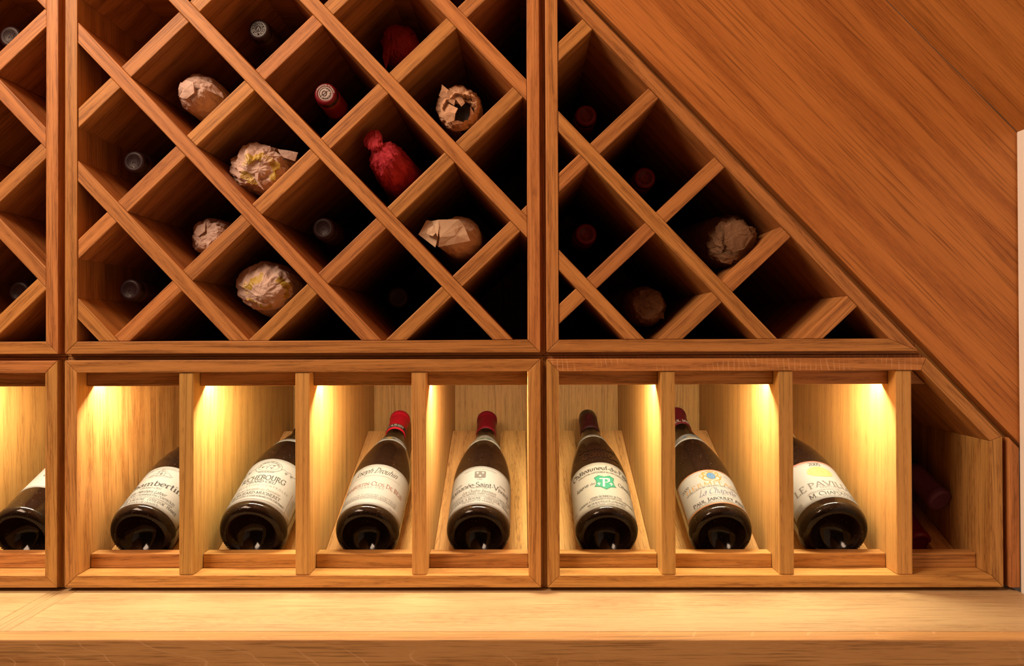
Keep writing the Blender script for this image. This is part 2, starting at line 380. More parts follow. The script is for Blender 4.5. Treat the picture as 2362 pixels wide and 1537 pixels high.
for root, X in ((d1, XB1), (d2, XB2), (d3, XB3)):
    for k in range(4): bay(root, X[2*k], X[2*k+1], not (root is d3 and k == 3))
    for k in range(3): divider(root, X[2*k+1], X[2*k+2])

# ------------------------------------------------------------------ a broad-nib pen alphabet (strokes and serifs)
G = {}
def glyphs(txt):
    for ln in txt.strip().split('\n'):
        ch, adv, ops = ln.split(' ', 2); G[ch] = (float(adv), [tuple([o.split()[0]]+[float(q) for q in o.split()[1:]]) for o in ops.split(';') if o.strip()])
glyphs('''A .86 l .06 0 .43 1;l .43 1 .8 0;l .2 .35 .66 .35;s .06 0;s .8 0
B .72 l .16 0 .16 1;a .16 .75 .42 .25 90 -90;a .16 .25 .48 .25 90 -90;l .04 0 .2 0;l .04 1 .2 1
C .82 a .48 .5 .4 .5 48 312;l .76 .7 .76 .98
D .86 l .16 0 .16 1;a .16 .5 .6 .5 90 -90;l .04 0 .2 0;l .04 1 .2 1
E .66 l .16 0 .16 1;l .04 1 .56 1;l .04 0 .6 0;l .16 .52 .46 .52;l .56 1 .56 .86;l .6 0 .6 .16
F .62 l .16 0 .16 1;l .04 1 .56 1;l .16 .52 .46 .52;l .56 1 .56 .84;s .16 0
G .88 a .48 .5 .4 .5 48 312;l .76 .7 .76 .98;l .76 .1 .76 .42;l .6 .42 .9 .42
H .9 l .18 0 .18 1;l .72 0 .72 1;l .18 .5 .72 .5;s .18 0;s .18 1;s .72 0;s .72 1
I .36 l .18 0 .18 1;s .18 0;s .18 1
J .42 l .26 1 .26 .1;a .12 .1 .14 .22 0 -110;s .26 1
L .64 l .16 0 .16 1;l .04 0 .56 0;l .56 0 .56 .18;s .16 1
M 1.04 l .14 0 .16 1;l .16 1 .52 .05;l .52 .05 .88 1;l .88 1 .9 0;s .14 0;s .9 0
N .9 l .16 0 .16 1;l .16 1 .74 0;l .74 0 .74 1;s .16 0;s .74 1
O .92 a .46 .5 .4 .5 0 360
P .68 l .16 0 .16 1;a .16 .73 .42 .27 90 -90;l .04 1 .2 1;s .16 0
Q .92 a .46 .5 .4 .5 0 360;l .5 .1 .85 -.2
R .78 l .16 0 .16 1;a .16 .74 .4 .26 90 -90;l .36 .47 .74 0;l .04 1 .2 1;s .16 0
S .6 a .3 .75 .2 .25 30 270;a .3 .25 .23 .25 90 -150
T .74 l .37 0 .37 1;l .05 1 .69 1;l .05 1 .05 .84;l .69 1 .69 .84;s .37 0
U .86 l .16 1 .16 .35;a .43 .35 .27 .35 180 360;l .7 .35 .7 1;s .16 1;s .7 1
V .84 l .06 1 .42 0;l .42 0 .78 1;s .06 1;s .78 1
X .8 l .08 1 .72 0;l .08 0 .72 1
Z .7 l .08 1 .62 1;l .62 1 .08 0;l .08 0 .64 0;l .64 0 .64 .16
& .84 a .4 .76 .17 .24 0 360;a .36 .26 .28 .27 70 330;l .28 .58 .78 0
a .56 a .25 .2 .19 .2 20 340;l .43 .5 .43 0;a .26 .48 .17 .16 0 150
b .62 l .14 1 .14 0;a .33 .32 .21 .32 0 360
c .52 a .29 .32 .24 .32 45 315
d .62 a .28 .32 .21 .32 0 360;l .48 1 .48 0
e .54 a .28 .32 .23 .32 0 315;l .06 .34 .51 .34
f .36 l .16 0 .16 .8;a .3 .8 .14 .2 180 60;l .04 .64 .32 .64;s .16 0
g .6 a .28 .36 .21 .28 0 360;l .49 .62 .49 -.1;a .28 -.1 .21 .2 0 -150
h .66 l .14 0 .14 1;a .33 .4 .19 .24 180 0;l .52 .4 .52 0;s .14 0;s .52 0
i .3 l .15 0 .15 .64;l .15 .83 .15 .92;s .15 0
j .3 l .15 -.2 .15 .64;l .15 .83 .15 .92;a .05 -.2 .1 .14 0 -90
l .3 l .15 0 .15 1;s .15 0
m 1.0 l .14 0 .14 .64;a .31 .42 .17 .22 180 0;l .48 .42 .48 0;a .65 .42 .17 .22 180 0;l .82 .42 .82 0;s .14 0;s .48 0;s .82 0
n .66 l .14 0 .14 .64;a .33 .42 .19 .22 180 0;l .52 .42 .52 0;s .14 0;s .52 0
o .58 a .29 .32 .24 .32 0 360
p .62 l .14 -.32 .14 .64;a .33 .32 .21 .32 0 360;s .14 -.32
q .62 l .48 -.32 .48 .64;a .29 .32 .21 .32 0 360
r .44 l .14 0 .14 .64;a .3 .44 .16 .2 180 50;s .14 0
s .46 a .23 .48 .15 .16 30 270;a .23 .16 .17 .16 90 -150
t .38 l .16 .9 .16 .12;a .26 .12 .1 .12 180 300;l .04 .64 .32 .64
u .66 l .14 .64 .14 .22;a .32 .22 .18 .22 180 360;l .5 .64 .5 0
v .58 l .06 .64 .29 0;l .29 0 .52 .64
x .56 l .06 .64 .5 0;l .06 0 .5 .64
y .58 l .06 .64 .3 0;l .54 .64 .2 -.32
z .5 l .06 .64 .44 .64;l .44 .64 .06 0;l .06 0 .46 0
0 .6 a .3 .5 .24 .5 0 360
1 .4 l .2 0 .2 1;l .2 1 .1 .86
2 .58 a .28 .74 .21 .26 160 -40;l .45 .58 .06 0;l .06 0 .52 0
3 .56 a .26 .76 .2 .24 150 -90;a .26 .26 .23 .26 90 -150
5 .56 l .12 1 .48 1;l .12 1 .1 .55;a .26 .3 .24 .3 125 -140
7 .56 l .06 1 .52 1;l .52 1 .2 0
8 .56 a .28 .75 .19 .25 0 360;a .28 .26 .23 .26 0 360
9 .56 a .28 .68 .22 .32 0 360;l .5 .68 .3 0
- .36 l .06 .34 .3 .34
. .2 l .1 0 .1 .1
, .2 l .12 .08 .06 -.14
' .2 l .11 1 .09 .8
( .3 a .3 .45 .2 .6 120 240
) .3 a .0 .45 .2 .6 60 -60''')
ACC = {'é': ('e', 1), 'É': ('E', 1), 'È': ('E', 2), 'Ô': ('O', 3), 'ô': ('o', 3), 'â': ('a', 3), 'Â': ('A', 3), 'À': ('A', 2), 'Î': ('I', 3)}
def glyph(ch):
    if ch in ACC:
        b, k = ACC[ch]; adv, ops = G[b]; top = 1.08 if b.isupper() else .76; c = adv*.5
        acc = {1: [('l', c-.04, top, c+.12, top+.18)], 2: [('l', c+.04, top, c-.12, top+.18)], 3: [('l', c-.14, top, c, top+.16), ('l', c, top+.16, c+.14, top)]}[k]
        return adv, ops+acc
    return G[ch]
def strip(pts, h0, h1, nib=25):
    """quads of one pen stroke along pts"""
    q = []; L = []
    n = len(pts)
    for i in range(n):
        a = pts[max(i-1, 0)]; b = pts[min(i+1, n-1)]
        dx, dy = b[0]-a[0], b[1]-a[1]; d = math.hypot(dx, dy) or 1
        hw = h0*1.35+(h1*1.25-h0*1.35)*abs(math.sin(math.atan2(dy, dx)-math.radians(nib)))
        nx, ny = -dy/d*hw/2, dx/d*hw/2
        L.append(((pts[i][0]+nx, pts[i][1]+ny), (pts[i][0]-nx, pts[i][1]-ny)))
    for i in range(n-1): q.append([L[i][0], L[i+1][0], L[i+1][1], L[i][1]])
    return q
def text(s, h, u, v, width=None, thick=.15, thin=.05, serif=True, shear=0.0, space=0.0, small=1.0, nib=25):
    """quads (metres) of a line of lettering: cap height h, centred on u, baseline v"""
    q = []; x = 0
    for ch in s:
        if ch == ' ': x += .34+space; continue
        k = 1.0
        if small != 1.0 and ch.islower(): k = small; ch = ch.upper() if ch.upper() in G or ch.upper() in ACC else ch
        adv, ops = glyph(ch)
        for o in ops:
            if o[0] == 'l': pts = [(o[1], o[2]), ((o[1]+o[3])/2, (o[2]+o[4])/2), (o[3], o[4])]
            elif o[0] == 's':
                if not serif: continue
                pts = [(o[1]-.12, o[2]), (o[1]+.12, o[2])]
            else:
                ns = 12 if abs(o[6]-o[5]) > 200 else 7
                pts = [(o[1]+o[3]*math.cos(math.radians(o[5]+(o[6]-o[5])*i/ns)), o[2]+o[4]*math.sin(math.radians(o[5]+(o[6]-o[5])*i/ns))) for i in range(ns+1)]
            for c in strip(pts, thin, thick, nib):
                q.append([(x+px*k+shear*py*k, py*k) for px, py in c])
        x += adv*k+space
    sx = width/x if width else h
    return [[(u+(px-x/2)*sx, v+py*h) for px, py in c] for c in q]
def line(pts, wd): return strip(pts, wd, wd)
def ell(cx, cy, rx, ry, n=20): return [[(cx, cy), (cx+rx*math.cos(2*math.pi*i/n), cy+ry*math.sin(2*math.pi*i/n)), (cx+rx*math.cos(2*math.pi*(i+1)/n), cy+ry*math.sin(2*math.pi*(i+1)/n))] for i in range(n)]
def ring(cx, cy, rx, ry, wd, n=28, a0=0, a1=360): return line([(cx+rx*math.cos(math.radians(a0+(a1-a0)*i/n)), cy+ry*math.sin(math.radians(a0+(a1-a0)*i/n))) for i in range(n+1)], wd)
def fan(pts):
    cx = sum(p[0] for p in pts)/len(pts); cy = sum(p[1] for p in pts)/len(pts)
    return [[(cx, cy), pts[i], pts[(i+1) % len(pts)]] for i in range(len(pts))]
def bend(quads, r, a0=0.0, cu=0.0, cv=0.0, flip=1):
    """wrap a line of text round a circle in the label plane"""
    return [[(cu+(r+y*flip)*math.sin(x/r+a0), cv+(r+y*flip)*math.cos(x/r+a0)*1) for x, y in c] for c in quads]
def fine(c, out, lim=.0022):
    if len(c) == 4:
        if max(abs(c[i][0]-c[j][0]) for i in range(4) for j in range(i)) <= lim: out.append(c); return
        fine([c[0], c[1], c[2]], out, lim); fine([c[0], c[2], c[3]], out, lim); return
    e = max(range(3), key=lambda i: (c[i][0]-c[(i+1) % 3][0])**2+(c[i][1]-c[(i+1) % 3][1])**2)
    if max(abs(c[i][0]-c[(i+1) % 3][0]) for i in range(3)) <= lim: out.append(c); return
    a, b, d = c[e], c[(e+1) % 3], c[(e+2) % 3]; mm = ((a[0]+b[0])/2, (a[1]+b[1])/2)
    fine([a, mm, d], out, lim); fine([mm, b, d], out, lim)
def inked(name, quads, mapf, m, parent, smooth=False, label=None, split=True):
    v = []; f = []
    if split:
        q2 = []
        for c in quads: fine(c, q2)
        quads = q2
    for c in quads:
        k = len(v); v += [mapf(a, b) for a, b in c]; f.append(list(range(k, k+len(c))))
    return build(name, v, f, m, parent, label=label)

# ------------------------------------------------------------------ bottles
def frame(base, tip):
    u = (V3(tip)-V3(base)).normalized()
    x = V3((1, 0, 0)); x = (x-u*x.dot(u)).normalized(); n = x.cross(u)
    if n.z < 0 and abs(n.z) > 1e-6: n = -n
    return u, x, n
def lathe(prof, C, fr, ns=64, cap0=True, cap1=True, knurl=None):
    u, x, n = fr; v = []; f = []
    for k, (t, r) in enumerate(prof):
        for i in range(ns):
            a = 2*math.pi*i/ns
            tt, rr = t, r
            if knurl and k in knurl and i % 2: tt += knurl[k][0]; rr += knurl[k][1]
            v.append(C+u*tt+(x*math.sin(a)+n*math.cos(a))*rr)
    for k in range(len(prof)-1):
        for i in range(ns):
            j = (i+1) % ns; f.append([k*ns+i, k*ns+j, (k+1)*ns+j, (k+1)*ns+i])
    if cap0: f.append(list(range(ns-1, -1, -1)))
    if cap1: f.append([(len(prof)-1)*ns+i for i in range(ns)])
    return v, f
def smoothstep(a, b, x):
    t = min(max((x-a)/(b-a), 0), 1); return t*t*(3-2*t)
def radius(t, R, L, sh):
    """outline of a sloping-shouldered bottle"""
    rn = .0142
    s0, s1 = sh, L-.062
    if t <= s0: return R
    if t >= s1: return rn+.0008*max(0, 1-(t-s1)/.03)
    q = (t-s0)/(s1-s0)
    return rn+.0008+(R-rn-.0008)*((1-q)**1.55*(1+1.3*q+.42*q*q))
def bottle(label, C, tip, R=.0405, sh=.118, capm='cap_dark', cap_len=.058, group=None, cat='bottle', detail=True, lip=True, name='wine_bottle', capname=None):
    C = V3(C)+V3((0, 0, ZO)); tip = V3(tip)+V3((0, 0, ZO)); L = (tip-C).length
    fr = frame(C, tip); u, x, n = fr
    root = thing(name, label, cat, C, group)
    hr = .010
    prof = [(.026, .002), (.025, .010), (.018, .020), (.007, .0275), (.0012, .0300), (.0004, R-.0105), (.0003, R-.0095), (.0008, R-.0078)]
    k0 = len(prof)
    for i in range(1, 8):
        a = math.radians(-70+i*10.5); prof.append((hr-hr*math.cos(math.radians(20+i*10)), R-hr+hr*math.sin(math.radians(20+i*10))))
    prof += [(hr+.001, R), (.03, R), (.06, R), (.09, R)]
    N = 26
    for i in range(N+1):
        tt = sh*.98+(L-.004-sh*.98)*i/N; prof.append((tt, radius(tt, R, L, sh)))
    prof.append((L-.0035, .006))
    kn = {k0-3: (-.0014, 0), k0-2: (-.0018, 0), k0-1: (-.0018, .0002), k0: (-.0016, .0006), k0+1: (-.0008, .0008), k0+2: (-.0003, .0005)} if detail else None
    v, f = lathe(prof, C, fr, 140 if detail else 48, True, True, kn)
    build('glass', v, f, M['glass'], root, smooth=True)
    # foil capsule over the neck
    c0 = L-cap_len; rl = .0163 if lip else .0140
    pc = [(c0, radius(c0, R, L, sh)+.0001), (c0, radius(c0, R, L, sh)+.0007)]
    for i in range(1, 6): tt = c0+(L-.012-c0)*i/5; pc.append((tt, radius(tt, R, L, sh)+.0007))
    pc += [(L-.0105, rl-.0009), (L-.0095, rl), (L-.003, rl), (L-.0008, rl-.0010), (L, rl-.0030), (L, rl-.0050), (L-.0006, rl-.0056), (L-.0006, .002)]
    v, f = lathe(pc, C, fr, 48, False, True)
    cp = build('capsule', v, f, M[capm], root, smooth=True, label=capname)
    def mapf(lift, phi0=0.0):
        def g(uu, vv):
            r = radius(vv, R, L, sh); a = uu/r+phi0
            return C+u*vv+(x*math.sin(a)+n*math.cos(a))*(r+lift)
        return g
    return dict(root=root, cap=cp, C=C, u=u, x=x, n=n, R=R, L=L, map=mapf, tip=tip)
def wrapsheet(name, b, u0, u1, v0f, v1f, m, lift, parent, phi0=0.0, nu=48, nv=10, label=None):
    g = b['map'](lift, phi0); gi = b['map'](.00002, phi0); v = []; f = []
    for j in range(nv+1):
        for i in range(nu+1):
            uu = u0+(u1-u0)*i/nu; a, c = v0f(uu), v1f(uu); vv = a+(c-a)*j/nv; v.append(g(uu, vv))
    w_ = nu+1
    for j in range(nv):
        for i in range(nu): f.append([j*w_+i, j*w_+i+1, (j+1)*w_+i+1, (j+1)*w_+i])
    rim = [i for i in range(w_)]+[j*w_+nu for j in range(1, nv+1)]+[nv*w_+i for i in range(nu-1, -1, -1)]+[j*w_ for j in range(nv-1, 0, -1)]
    k = len(v)
    for r in rim:
        j, i = divmod(r, w_); uu = u0+(u1-u0)*i/nu; a, c = v0f(uu), v1f(uu); v.append(gi(uu, a+(c-a)*j/nv))
    nr = len(rim)
    for i in range(nr): f.append([rim[(i+1) % nr], rim[i], k+i, k+(i+1) % nr])
    return build(name, v, f, m, parent, smooth=True, label=label)
UA, NA = V3((0, math.cos(REST_A), math.sin(REST_A))), V3((0, -math.sin(REST_A), math.cos(REST_A)))
def shown(X, R, L, label, capm, **k):
    h = math.sqrt(R*R-.019**2)
    P0 = V3((X, .078, -.287))+NA*(h+.0004)
    s = (-.2958-(P0.z-R*NA.z))/UA.z-.0072
    C = P0+UA*s
    return bottle(label, C, C+UA*L, R=R, capm=capm, group='bottles in the lit display bays', **k)
class Lab:
    """front label plus its printing; f = height fraction of the label"""
    def __init__(s, b, v0, v1, half, m='label', phi=0.0):
        s.b, s.v0, s.v1, s.h = b, v0, v1, v1-v0; s.phi = phi
        s.o = wrapsheet('front_label', b, -half, half, lambda q: v0, lambda q: v1, M[m], .00025, b['root'], phi)
        s.q = {}
        s.mapf = b['map'](.00042, phi)
    def t(s, txt, f, h, w, ink='ink', u=0.0, **k): s.q.setdefault(ink, []).extend(text(txt, h*s.h, u*1e-3, s.v0+f*s.h, w*1e-3, **k))
    def add(s, quads, ink): s.q.setdefault(ink, []).extend([[(a*1e-3, s.v0+c*s.h) for a, c in k] for k in quads])   # (mm, fraction)
    def addm(s, quads, ink): s.q.setdefault(ink, []).extend([[(a*1e-3, s.v0+c*1e-3) for a, c in k] for k in quads])   # (mm, mm)
    def border(s, half, i0, wd, ink, r=3.0):
        H = s.h*1e3; a, b0, b1 = half, i0, H-i0
        pts = []
        for cx, cy, q in ((a-r, b1-r, 0), (-a+r, b1-r, 90), (-a+r, b0+r, 180), (a-r, b0+r, 270)):
            pts += [(cx+r*math.cos(math.radians(q+i*18)), cy+r*math.sin(math.radians(q+i*18))) for i in range(6)]
            if q == 0: pts += [(a-r-(2*a-2*r)*i/30, b1) for i in range(1, 30)]
            if q == 180: pts += [(-a+r+(2*a-2*r)*i/30, b0) for i in range(1, 30)]
        pts.append(pts[0]); s.addm(line(pts, wd), ink)
    def done(s):
        for ink, q in s.q.items(): inked('lettering', q, s.mapf, M[ink], s.o)
def neck(b, v0, v1, half, arch, m='label', prints=()):
    o = wrapsheet('neck_label', b, -half, half, lambda q: v0+arch*(q/half)**2*-.6, lambda q: v1-arch*(q/half)**2, M[m], .0003, b['root'], 0, 36, 4)
    for q, ink in prints: inked('emblem', [[(a*1e-3, v0+c*1e-3) for a, c in k] for k in q], b['map'](.0005), M[ink], o)
    return o

# --- seven display bottles and the one at the left edge
bA = shown(-.6380, .0405, .302, 'dark bottle in the left edge bay with only a sliver of label showing', 'cap_dark')
lb = Lab(bA, .052, .118, .060, phi=.35); lb.border(56, 2, .5, 'grey'); lb.t('GRAND CRU', .4, .08, 44); lb.done()

b1 = shown(-.4850, .0415, .304, 'bottle with a small well house drawn on its label, in the first bay', 'cap_maroon')
L = Lab(b1, .011, .098, .062)
L.addm(bend(text("GRAND VIN DE BOURGOGNE", 2.0, 0, 0, 62), 200, 0, 0, -120), 'midgrey')
dr = line([(-16, 63), (-9, 66), (-3, 64), (4, 65), (12, 63.5), (17, 65)], .5)+line([(-5, 65), (-4, 74), (4, 74), (5, 65)], .6)+line([(-7, 74), (0, 81), (7, 74), (-7, 74)], .6)
dr += ell(0, 69, 1.7, 3.2)+line([(5, 70), (9, 72), (12, 68), (15, 66)], .5)+line([(-5, 70), (-9, 70), (-13, 65)], .5)+ring(0, 76.5, 2, 1.4, .4)
for q in range(7): dr += line([(-14+q*4.4, 63.5), (-13+q*4.4, 61.6), (-11+q*4.4, 62.8)], .35)
L.addm(dr, 'grey')
L.t('Chambertin', .47, .125, 80, thick=.12); L.t('GRAND CRU', .395, .04, 28, 'grey'); L.t('Les Héritiers Latour', .285, .075, 48, 'ink', shear=.3, thick=.1, serif=False)
L.t('APPELLATION CHAMBERTIN CONTRÔLÉE', .215, .042, 80, 'ink', thin=.04, thick=.11)
L.t('MIS EN BOUTEILLE PAR LOUIS LATOUR NÉGOCIANT-ÉLEVEUR', .165, .025, 78, 'grey')
L.t("LOUIS LATOUR, A BEAUNE - CÔTE-D'OR - FRANCE", .095, .05, 98, 'ink', thick=.12); L.t('PRODUCE OF FRANCE', .04, .03, 46, 'grey'); L.done()

b2 = shown(-.3425, .0432, .306, 'bottle with a grape vine oval on its label, second bay', 'cap_maroon')
L = Lab(b2, .013, .112, .064)
e = ring(0, 79, 18, 13.5, .6)+ring(0, 79, 13.6, 9.4, .4)
L.addm(e, 'grey')
L.addm([[(q[0]*1.18, q[1]) for q in c] for c in bend(text('MONGEARD', 2.9, 0, 0, 31, serif=False), 10.0, 0, 0, 79)], 'grey')
L.addm([[(a*1.0, 79-16+2.3+.9*(a/12)**2+(c)) for a, c in k] for k in text('EDITE NOBLESSE', 2.6, 0, 0, 22, serif=False)], 'grey')
gr = []
for gx, gy in ((-7.5, 78), (7, 81.5), (5, 75.5), (-27, 74), (-34, 71), (26, 72), (34, 72)):
    for q in range(4):
        for p in range(4-q): gr += ell(gx-2+q*.6+p*1.25, gy+1.6-q*1.15, .6, .6, 8)
gr += line([(-2, 73), (-1, 78), (1, 81), (0, 84)], .7)+line([(1, 81), (3.5, 83), (2.5, 85)], .5)+line([(-1, 78), (-4, 80), (-3, 83), (-1, 84.5)], .5)
for sg in (-1, 1): gr += line([(sg*18, 77), (sg*22, 79), (sg*26, 76), (sg*31, 78), (sg*36, 74), (sg*41, 76)], .6)
L.addm(gr, 'grey')
L.t('RICHEBOURG', .485, .105, 62, thick=.13); L.t('GRAND CRU', .415, .05, 39, thick=.12); L.t('APPELLATION CONTRÔLÉE', .345, .034, 84, 'midgrey', serif=False, space=.3)
L.t('Mis en bouteille au Domaine', .24, .05, 62, 'midgrey', shear=.3, serif=False); L.t('MONGEARD-MUGNERET', .155, .058, 68, thick=.13)
L.t("PROPRIÉTAIRE-RÉCOLTANT A VOSNE-ROMANÉE (CÔTE D'OR) FRANCE", .095, .032, 86, 'ink'); L.addm(line([(-45+i*3, 4.6) for i in range(31)], .3), 'rust')
for q in range(4): L.addm(line([(50+q*2.2, 8), (50+q*2.2, 40)], .45), 'midgrey')
L.addm(line([(47, 5), (47.5, 46)], .4), 'rust'); L.done()
neck(b2, .179, .190, .036, .001, prints=[([[(a, c+2.4) for a, c in k] for k in text('2011', 5.5, 0, 0, 14)], 'midgrey')])

b3 = shown(-.1965, .0408, .3085, 'display bottle with a bright red capsule carrying a black band', 'cap_red', cap_len=.060, capname='bright red foil capsule')
L = Lab(b3, .012, .105, .062)
L.t('Joseph Drouhin', .765, .135, 60, 'ink', shear=.5, serif=False, thick=.10, thin=.025)
L.add(line([(-38+i*2.6, .705-.0004*(i-15)**2*.5) for i in range(30)], .35) and [[(a, c) for a, c in k] for k in [[(-38+i*2.6, .70), (-38+(i+1)*2.6, .70), (-38+(i+1)*2.6, .705), (-38+i*2.6, .705)] for i in range(29)]], 'grey')
L.t('Chambertin-Clos De Bèze', .445, .098, 94, 'rust', small=.78, thick=.12); L.t('GRAND CRU', .385, .04, 36, 'midgrey', space=.25)
L.t("APPELLATION D'ORIGINE CONTRÔLÉE", .215, .028, 82, 'grey', space=.3, serif=False)
L.t('MIS EN BOUTEILLE PAR JOSEPH DROUHIN A BEAUNE, CÔTE-D\'OR', .175, .025, 80, 'grey'); L.t('FOURNISSEURS DES ROIS DE FRANCE ET DES DUCS DE BOURGOGNE', .135, .025, 80, 'grey')
L.addm(ell(-49, 9, 3.2, 5, 14), 'gold'); L.addm(ell(-49, 9.5, 1.6, 2.6, 12), 'darkgreen'); L.addm(text('75 cl', 2.2, 34, 4.5, 9), 'midgrey'); L.done()
neck(b3, .193, .213, .033, .009, prints=[(ell(0, 10, 5.5, 5.5, 16), 'palegold'), (ell(-6, 9, 3, 3, 10)+ell(6, 9, 3, 3, 10)+ring(0, 10, 6, 6, .8), 'grey'), (ell(0, 11, 2.5, 3, 10), 'gold')])
wrapsheet('black_band', b3, -.0455, .0455, lambda q: .2535, lambda q: .2640, M['black'], .0010, b3['cap'], 0, 40, 2)
inked('lettering', text('DROUHIN', .0062, -.004, .2557, .034, thick=.2, thin=.08), b3['map'](.0013), M['white'], b3['cap'])

b4 = shown(-.0545, .0405, .3065, 'bottle with a grey shield crest, just left of the centre post', 'cap_deepred', cap_len=.056)
L = Lab(b4, .012, .1005, .0615)
L.border(58, 2.2, .45, 'grey')
L.addm(bend(text('GRAND VIN DE BOURGOGNE', 2.2, 0, 0, 46), 180, 0, 0, -100.5), 'midgrey')
L.addm(fan([(-7.5, 76), (7.5, 76), (7.5, 61.5), (5.5, 60), (1.5, 59.6), (0, 58.6), (-1.5, 59.6), (-5.5, 60), (-7.5, 61.5)]), 'grey')
b4lab = L
L.t('1797', .615, .03, 7, 'grey'); L.t('Année', .585, .05, 12, 'grey', u=-31); L.t('2018', .585, .05, 12, 'grey', u=33)
L.t('Romanée-Saint-Vivant', .445, .118, 94, thick=.12); L.t('GRAND CRU', .405, .036, 22, 'grey')
L.t('Les Quatre Journaux', .305, .075, 46, 'grey', shear=.3, serif=False); L.t('APPELLATION ROMANÉE-SAINT-VIVANT CONTRÔLÉE', .245, .042, 92, 'ink', thick=.11)
L.t('MIS EN BOUTEILLE PAR LOUIS LATOUR NÉGOCIANT-ÉLEVEUR', .195, .028, 84, 'grey'); L.t("LOUIS LATOUR, A BEAUNE - CÔTE D'OR - FRANCE", .125, .052, 100, 'ink', thick=.12)
L.t('PRODUIT DE FRANCE', .075, .032, 42, 'grey'); L.t('& fils', .33, .07, 10, 'grey', u=47); L.done()
fl = []
for fx, fy in ((-3.6, 71.6), (3.6, 71.6), (0, 64.6)): fl += line([(fx-1.7, fy+1.2), (fx, fy-.2), (fx+1.7, fy+1.2)], .55)+line([(fx, fy+2), (fx, fy-2)], .6)+line([(fx-1.3, fy-1.4), (fx+1.3, fy-1.4)], .45)
inked('emblem', [[(a*1e-3, b4lab.v0+c*1e-3) for a, c in k] for k in fl], b4['map'](.0006), M['white'], b4lab.o)
gq = fan([(-10, 4), (-4, 9), (1, 12), (-1, 6)])+fan([(2, 10), (9, 9), (11, 4), (5, 5)])
neck(b4, .193, .2235, .029, .018, 'label_cream', prints=[(gq, 'darkgreen'), (ring(0, 8, 14, 6.5, .5, 20, 20, 160)+[[(a*.9, c+.4) for a, c in k] for k in text('LATOUR', 2.4, 0, 0, 17)], 'midgrey')])

b5 = shown(.1095, .0400, .3155, 'bottle with a green shield on its cream label, just right of the centre post', 'cap_maroon', cap_len=.062, lip=False)
L = Lab(b5, .0085, .1110, .0605, 'label_cream')
L.t('Châteauneuf-du-Pape', .815, .098, 92, 'ink', serif=False, thick=.15, thin=.04, nib=40); L.t('APPELLATION CHÂTEAUNEUF-DU-PAPE CONTRÔLÉE', .745, .034, 70, 'ink', serif=False)
sh_ = [(-7, 70), (0, 66.5), (7, 70), (13, 66), (11, 58), (11.5, 51), (14, 46), (7, 44), (0, 37.5), (-7, 44), (-14, 46), (-11.5, 51), (-11, 58), (-13, 66)]
L.addm(fan([(a*1.06+2, c*1.0+.0+(c-54)*.05) for a, c in sh_]), 'darkgreen'); s2 = [(a*.96+2, 54+(c-54)*.95) for a, c in sh_]
g2 = [(a, c) for a, c in s2]
b5lab = L
L.done()
inked('emblem', [[(a*1e-3, L.v0+c*1e-3) for a, c in k] for k in fan(g2)], b5['map'](.00055), M['green'], L.o, label='green shield emblem')
mono = line([(-4.5, 62), (9, 62.5)], 1.5)+line([(1, 62), (-.5, 43.5)], 2.0)+ring(3.5, 57.5, 3.2, 4.2, 1.0, 14)+line([(8.5, 62.5), (8, 56)], 1.2)
for fx in (-6.2, 9.8): mono += line([(fx, 53.5), (fx, 47)], 1.0)+line([(fx-2.2, 51.2), (fx+2.2, 51.2)], 1.0)
inked('emblem', [[(a*1e-3, L.v0+c*1e-3) for a, c in k] for k in mono], b5['map'](.0007), M['white'], L.o, label='white monogram on the shield')
L.q = {}
L.t('Réserve', .50, .075, 20, 'ink', u=-30.5, serif=False, thick=.12); L.t('des', .50, .055, 7, 'grey', u=-15, serif=False, shear=.25); L.t('Célestins', .50, .075, 28, 'ink', u=34, serif=False, thick=.12)
L.t('HENRI BONNEAU & FILS', .195, .04, 42, 'ink', serif=False); L.t('VIGNERONS À CHÂTEAUNEUF-DU-PAPE (VAUCLUSE) FRANCE', .148, .033, 80, 'ink', serif=False)
L.t('MIS EN BOUTEILLE À LA PROPRIÉTÉ', .085, .036, 52, 'ink', serif=False); L.t('Produit de France - Contient des sulfites', .042, .034, 48, 'grey', serif=False)
L.t('e 75 cl', .12, .05, 8, 'grey', u=-49); L.done()
neck(b5, .2095, .2195, .036, .0015, 'label_cream', prints=[([[(a+3, c+2.4) for a, c in k] for k in text('2017', 6, 0, 0, 15)], 'grey')])
em = text('Châteauneuf', .017, 0, .1515, .060, serif=False, thick=.2, thin=.14)+text('Contrôlé', .017, .004, .1265, .056, serif=False, thick=.2, thin=.14)
inked('raised_lettering', em, b5['map'](.0005), M['emboss'], b5['root'], label='lettering raised in the glass')
inked('emblem', [[(a*1e-3, .282+c*1e-3) for a, c in k] for k in line([(-5, 9), (5, 9)], 1)+line([(-1, 9), (-1.5, -3)], 1.4)+ring(1.5, 5.5, 2.4, 3.2, .8, 12)+text('BONNEAU & FILS', 2.4, 0, -15, 17, serif=False)], b5['map'](.0010), M['cap_wine'], b5['cap'])

